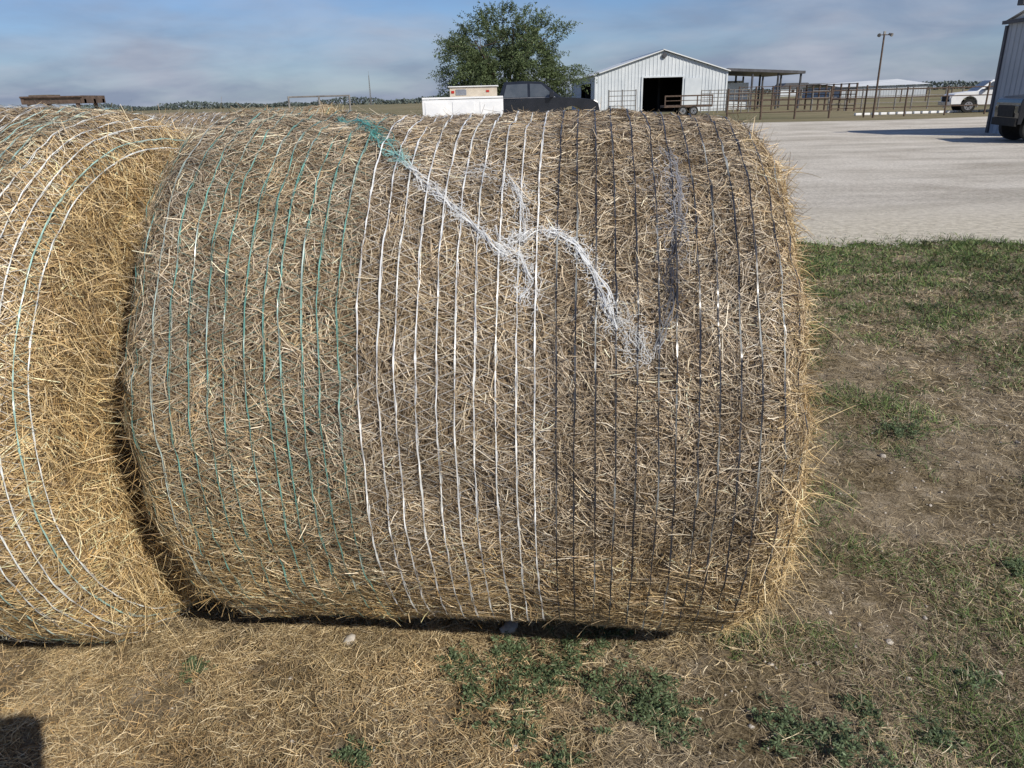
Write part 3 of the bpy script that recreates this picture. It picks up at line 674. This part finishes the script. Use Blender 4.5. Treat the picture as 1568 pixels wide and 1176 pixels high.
P=np.stack([x,y,z],-1); s=r.uniform(.4,1.1,n)[:,None]; d1=nrm(r.normal(0,1,(n,3))); d2=nrm(np.cross(d1,r.normal(0,1,(n,3))))
V=np.stack([P-d1*s,P-d2*s*.7,P+d1*s,P+d2*s*.7],1).reshape(-1,3)
link(bpy.data.objects.new('distant_tree_line',big_mesh('distant_tree_line',V,np.arange(n*4).reshape(-1,4),np.repeat(np.array([.11,.135,.12])*r.uniform(.7,1.3,(n,1)),4,0),M_leaf)))

# ---------------------------------------------------------------- photographer (casts the shadow at the lower left)
def figure():
    e=empty('photographer',(.19,-.40,0))
    Vt=[];E=[];Rd=[]
    def add(p,r_,par=None):
        Vt.append(p); Rd.append(r_); i=len(Vt)-1
        if par is not None: E.append((par,i))
        return i
    pel=add((0,0,.96),(.17,.12)); wa=add((0,0,1.12),(.15,.105),pel); ch=add((0,.0,1.34),(.18,.12),wa); nb=add((0,.0,1.45),(.10,.08),ch); nk=add((0,.03,1.51),(.055,.055),nb)
    hd=add((0,.06,1.58),(.075,.09),nk); add((0,.065,1.67),(.078,.095),hd)
    for s in (-1,1):
        hp=add((s*.10,0,.90),(.10,.10),pel); kn=add((s*.12,.03,.50),(.062,.065),hp); an=add((s*.13,-.01,.10),(.042,.045),kn); add((s*.14,.14,.045),(.045,.035),an)
        sh=add((s*.19,0,1.41),(.062,.062),ch); elb=add((s*.24,.06,1.17),(.042,.042),sh)
        hx=-.19
        wr=add((hx+s*.10,.27,1.42),(.028,.024),elb); pm=add((hx+s*.085,.32,1.49),(.036,.018),wr)
        for f,(dz,ll) in enumerate(((.035,.065),(.015,.075),(-.005,.07),(-.022,.055))):
            k=add((hx+s*.088,.350,1.50+dz),(.009,.009),pm); k2=add((hx+s*.086,.360,1.50+dz+.004),(.008,.008),k); add((hx+s*(.088-ll*.35),.353,1.502+dz),(.007,.007),k2)
        th=add((hx+s*.07,.305,1.46),(.010,.010),pm); add((hx+s*.045,.302,1.485),(.008,.008),th)
    me=bpy.data.meshes.new('body'); me.from_pydata(Vt,E,[]); ob=link(bpy.data.objects.new('body',me)); ob.parent=e
    m=ob.modifiers.new('skin','SKIN'); m.use_smooth_shade=True
    for i,v in enumerate(me.skin_vertices[0].data): v.radius=Rd[i]; v.use_root=(i==0)
    ss=ob.modifiers.new('sub','SUBSURF'); ss.levels=ss.render_levels=2
    dg=bpy.context.evaluated_depsgraph_get(); nm=bpy.data.meshes.new_from_object(ob.evaluated_get(dg)); ob.modifiers.clear(); ob.data=nm
    sk=noise_mat('skin',(.38,.22,.15),(.45,.28,.2),8,.5); sh_=noise_mat('shirt_cloth',(.06,.09,.15),(.08,.12,.19),30,.85); je=noise_mat('denim',(.03,.045,.08),(.05,.07,.12),40,.9); bt=noise_mat('boots',(.05,.03,.02),(.09,.055,.035),10,.6)
    nm.materials.clear()
    for q in (sk,sh_,je,bt): nm.materials.append(q)
    for p in nm.polygons:
        x,y,z=p.center; p.use_smooth=True
        p.material_index=3 if z<.13 else 2 if z<1.0 else (0 if (z>1.49 and y<.2) or (y>.23 and z>1.38) else 1)
    mb=MB(); mb.cyl((0,.06,1.70),(0,.055,1.77),.098,.085,n=20); mb.cyl((0,.13,1.70),(0,.13,1.71),.085,n=20); mb.build('cap',[bt],e,bevel=.008)
    mb=MB(); mb.cyl((0,.135,1.60),(0,.165,1.575),.008,.015,n=8); mb.cyl((-.035,.145,1.62),(-.035,.155,1.62),.012,n=10,m=1); mb.cyl((.035,.145,1.62),(.035,.155,1.62),.012,n=10,m=1); mb.box((-.025,.145,1.548),(.025,.155,1.555),2)
    mb.build('face',[sk,M_dark,M_red],e)
    mb=MB(); mb.box((-.19-.075,.365,1.455),(-.19+.075,.373,1.53)); ob=mb.build('phone',[M_blk],e,bevel=.003)
figure()

# ---------------------------------------------------------------- light, sky
el=math.radians(36); hx,hy=.655,-.755
sdir=Vector((hx*math.cos(el),hy*math.cos(el),math.sin(el)))
sl=bpy.data.lights.new('sun','SUN'); sl.energy=5.0; sl.angle=math.radians(.5); sl.color=(1,.94,.84)
so=link(bpy.data.objects.new('sun',sl)); so.rotation_mode='QUATERNION'; so.rotation_quaternion=sdir.to_track_quat('Z','Y')
w_=bpy.data.worlds.new('World'); scene.world=w_; w_.use_nodes=True; nt=w_.node_tree
bg=nt.nodes['Background']; sky=nt.nodes.new('ShaderNodeTexSky'); sky.sky_type='NISHITA'; sky.sun_disc=False
sky.sun_elevation=el; sky.sun_rotation=math.atan2(hx,hy); sky.air_density=1.0; sky.dust_density=.3; sky.ozone_density=3
tc=nt.nodes.new('ShaderNodeTexCoord'); sep=nt.nodes.new('ShaderNodeSeparateXYZ'); nt.links.new(tc.outputs['Generated'],sep.inputs[0])
add=nt.nodes.new('ShaderNodeMath'); add.operation='ADD'; add.inputs[1].default_value=.22; nt.links.new(sep.outputs['Z'],add.inputs[0])
mx_=nt.nodes.new('ShaderNodeMath'); mx_.operation='MAXIMUM'; mx_.inputs[1].default_value=.03; nt.links.new(add.outputs[0],mx_.inputs[0])
dv=nt.nodes.new('ShaderNodeVectorMath'); dv.operation='SCALE'
inv=nt.nodes.new('ShaderNodeMath'); inv.operation='DIVIDE'; inv.inputs[0].default_value=1; nt.links.new(mx_.outputs[0],inv.inputs[1])
nt.links.new(tc.outputs['Generated'],dv.inputs[0]); nt.links.new(inv.outputs[0],dv.inputs['Scale'])
def wn(scale,det,dist=0):
    n=nt.nodes.new('ShaderNodeTexNoise'); n.inputs['Scale'].default_value=scale; n.inputs['Detail'].default_value=det; n.inputs['Roughness'].default_value=.52; n.inputs['Distortion'].default_value=dist
    nt.links.new(dv.outputs[0],n.inputs['Vector']); return n
nz=wn(1.1,8,.2)
hz=nt.nodes.new('ShaderNodeMapRange'); hz.inputs['From Min'].default_value=.0; hz.inputs['From Max'].default_value=.12; hz.inputs['To Min'].default_value=.34; hz.inputs['To Max'].default_value=0.0; nt.links.new(sep.outputs['Z'],hz.inputs['Value'])
ad=nt.nodes.new('ShaderNodeMath'); ad.operation='ADD'; nt.links.new(nz.outputs['Fac'],ad.inputs[0]); nt.links.new(hz.outputs[0],ad.inputs[1])
rp=nt.nodes.new('ShaderNodeValToRGB'); rp.color_ramp.elements[0].position=.43; rp.color_ramp.elements[1].position=.84; rp.color_ramp.elements[1].color=(.95,.95,.95,1)
nt.links.new(ad.outputs[0],rp.inputs['Fac'])
cr=nt.nodes.new('ShaderNodeValToRGB'); cr.color_ramp.elements[0].position=.4; cr.color_ramp.elements[0].color=(.27,.325,.45,1); cr.color_ramp.elements[1].position=.68; cr.color_ramp.elements[1].color=(.46,.50,.60,1)
nt.links.new(wn(2.0,8,.3).outputs['Fac'],cr.inputs['Fac'])
sc10=nt.nodes.new('ShaderNodeVectorMath'); sc10.operation='SCALE'; sc10.inputs['Scale'].default_value=11; nt.links.new(cr.outputs['Color'],sc10.inputs[0])
tint=nt.nodes.new('ShaderNodeVectorMath'); tint.operation='MULTIPLY'; tint.inputs[1].default_value=(.67,.83,1.13); nt.links.new(sky.outputs[0],tint.inputs[0])
mixn=nt.nodes.new('ShaderNodeMix'); mixn.data_type='RGBA'; nt.links.new(rp.outputs['Color'],mixn.inputs[0]); nt.links.new(tint.outputs[0],mixn.inputs[6]); nt.links.new(sc10.outputs[0],mixn.inputs[7])
nt.links.new(mixn.outputs[2],bg.inputs['Color']); bg.inputs['Strength'].default_value=.084

# ---------------------------------------------------------------- camera
cam=bpy.data.cameras.new('camera'); cam.lens=36*1141/1568; cam.sensor_width=36; cam.clip_start=.02; cam.clip_end=6000
co=link(bpy.data.objects.new('camera',cam))
co.matrix_world=Matrix.Translation((0,0,H))@Matrix.Rotation(math.radians(90-20.96),4,'X')@Matrix.Rotation(math.radians(-1.5),4,'Z')
scene.camera=co
scene.view_settings.view_transform='Standard'; scene.view_settings.look='None'; scene.view_settings.exposure=0
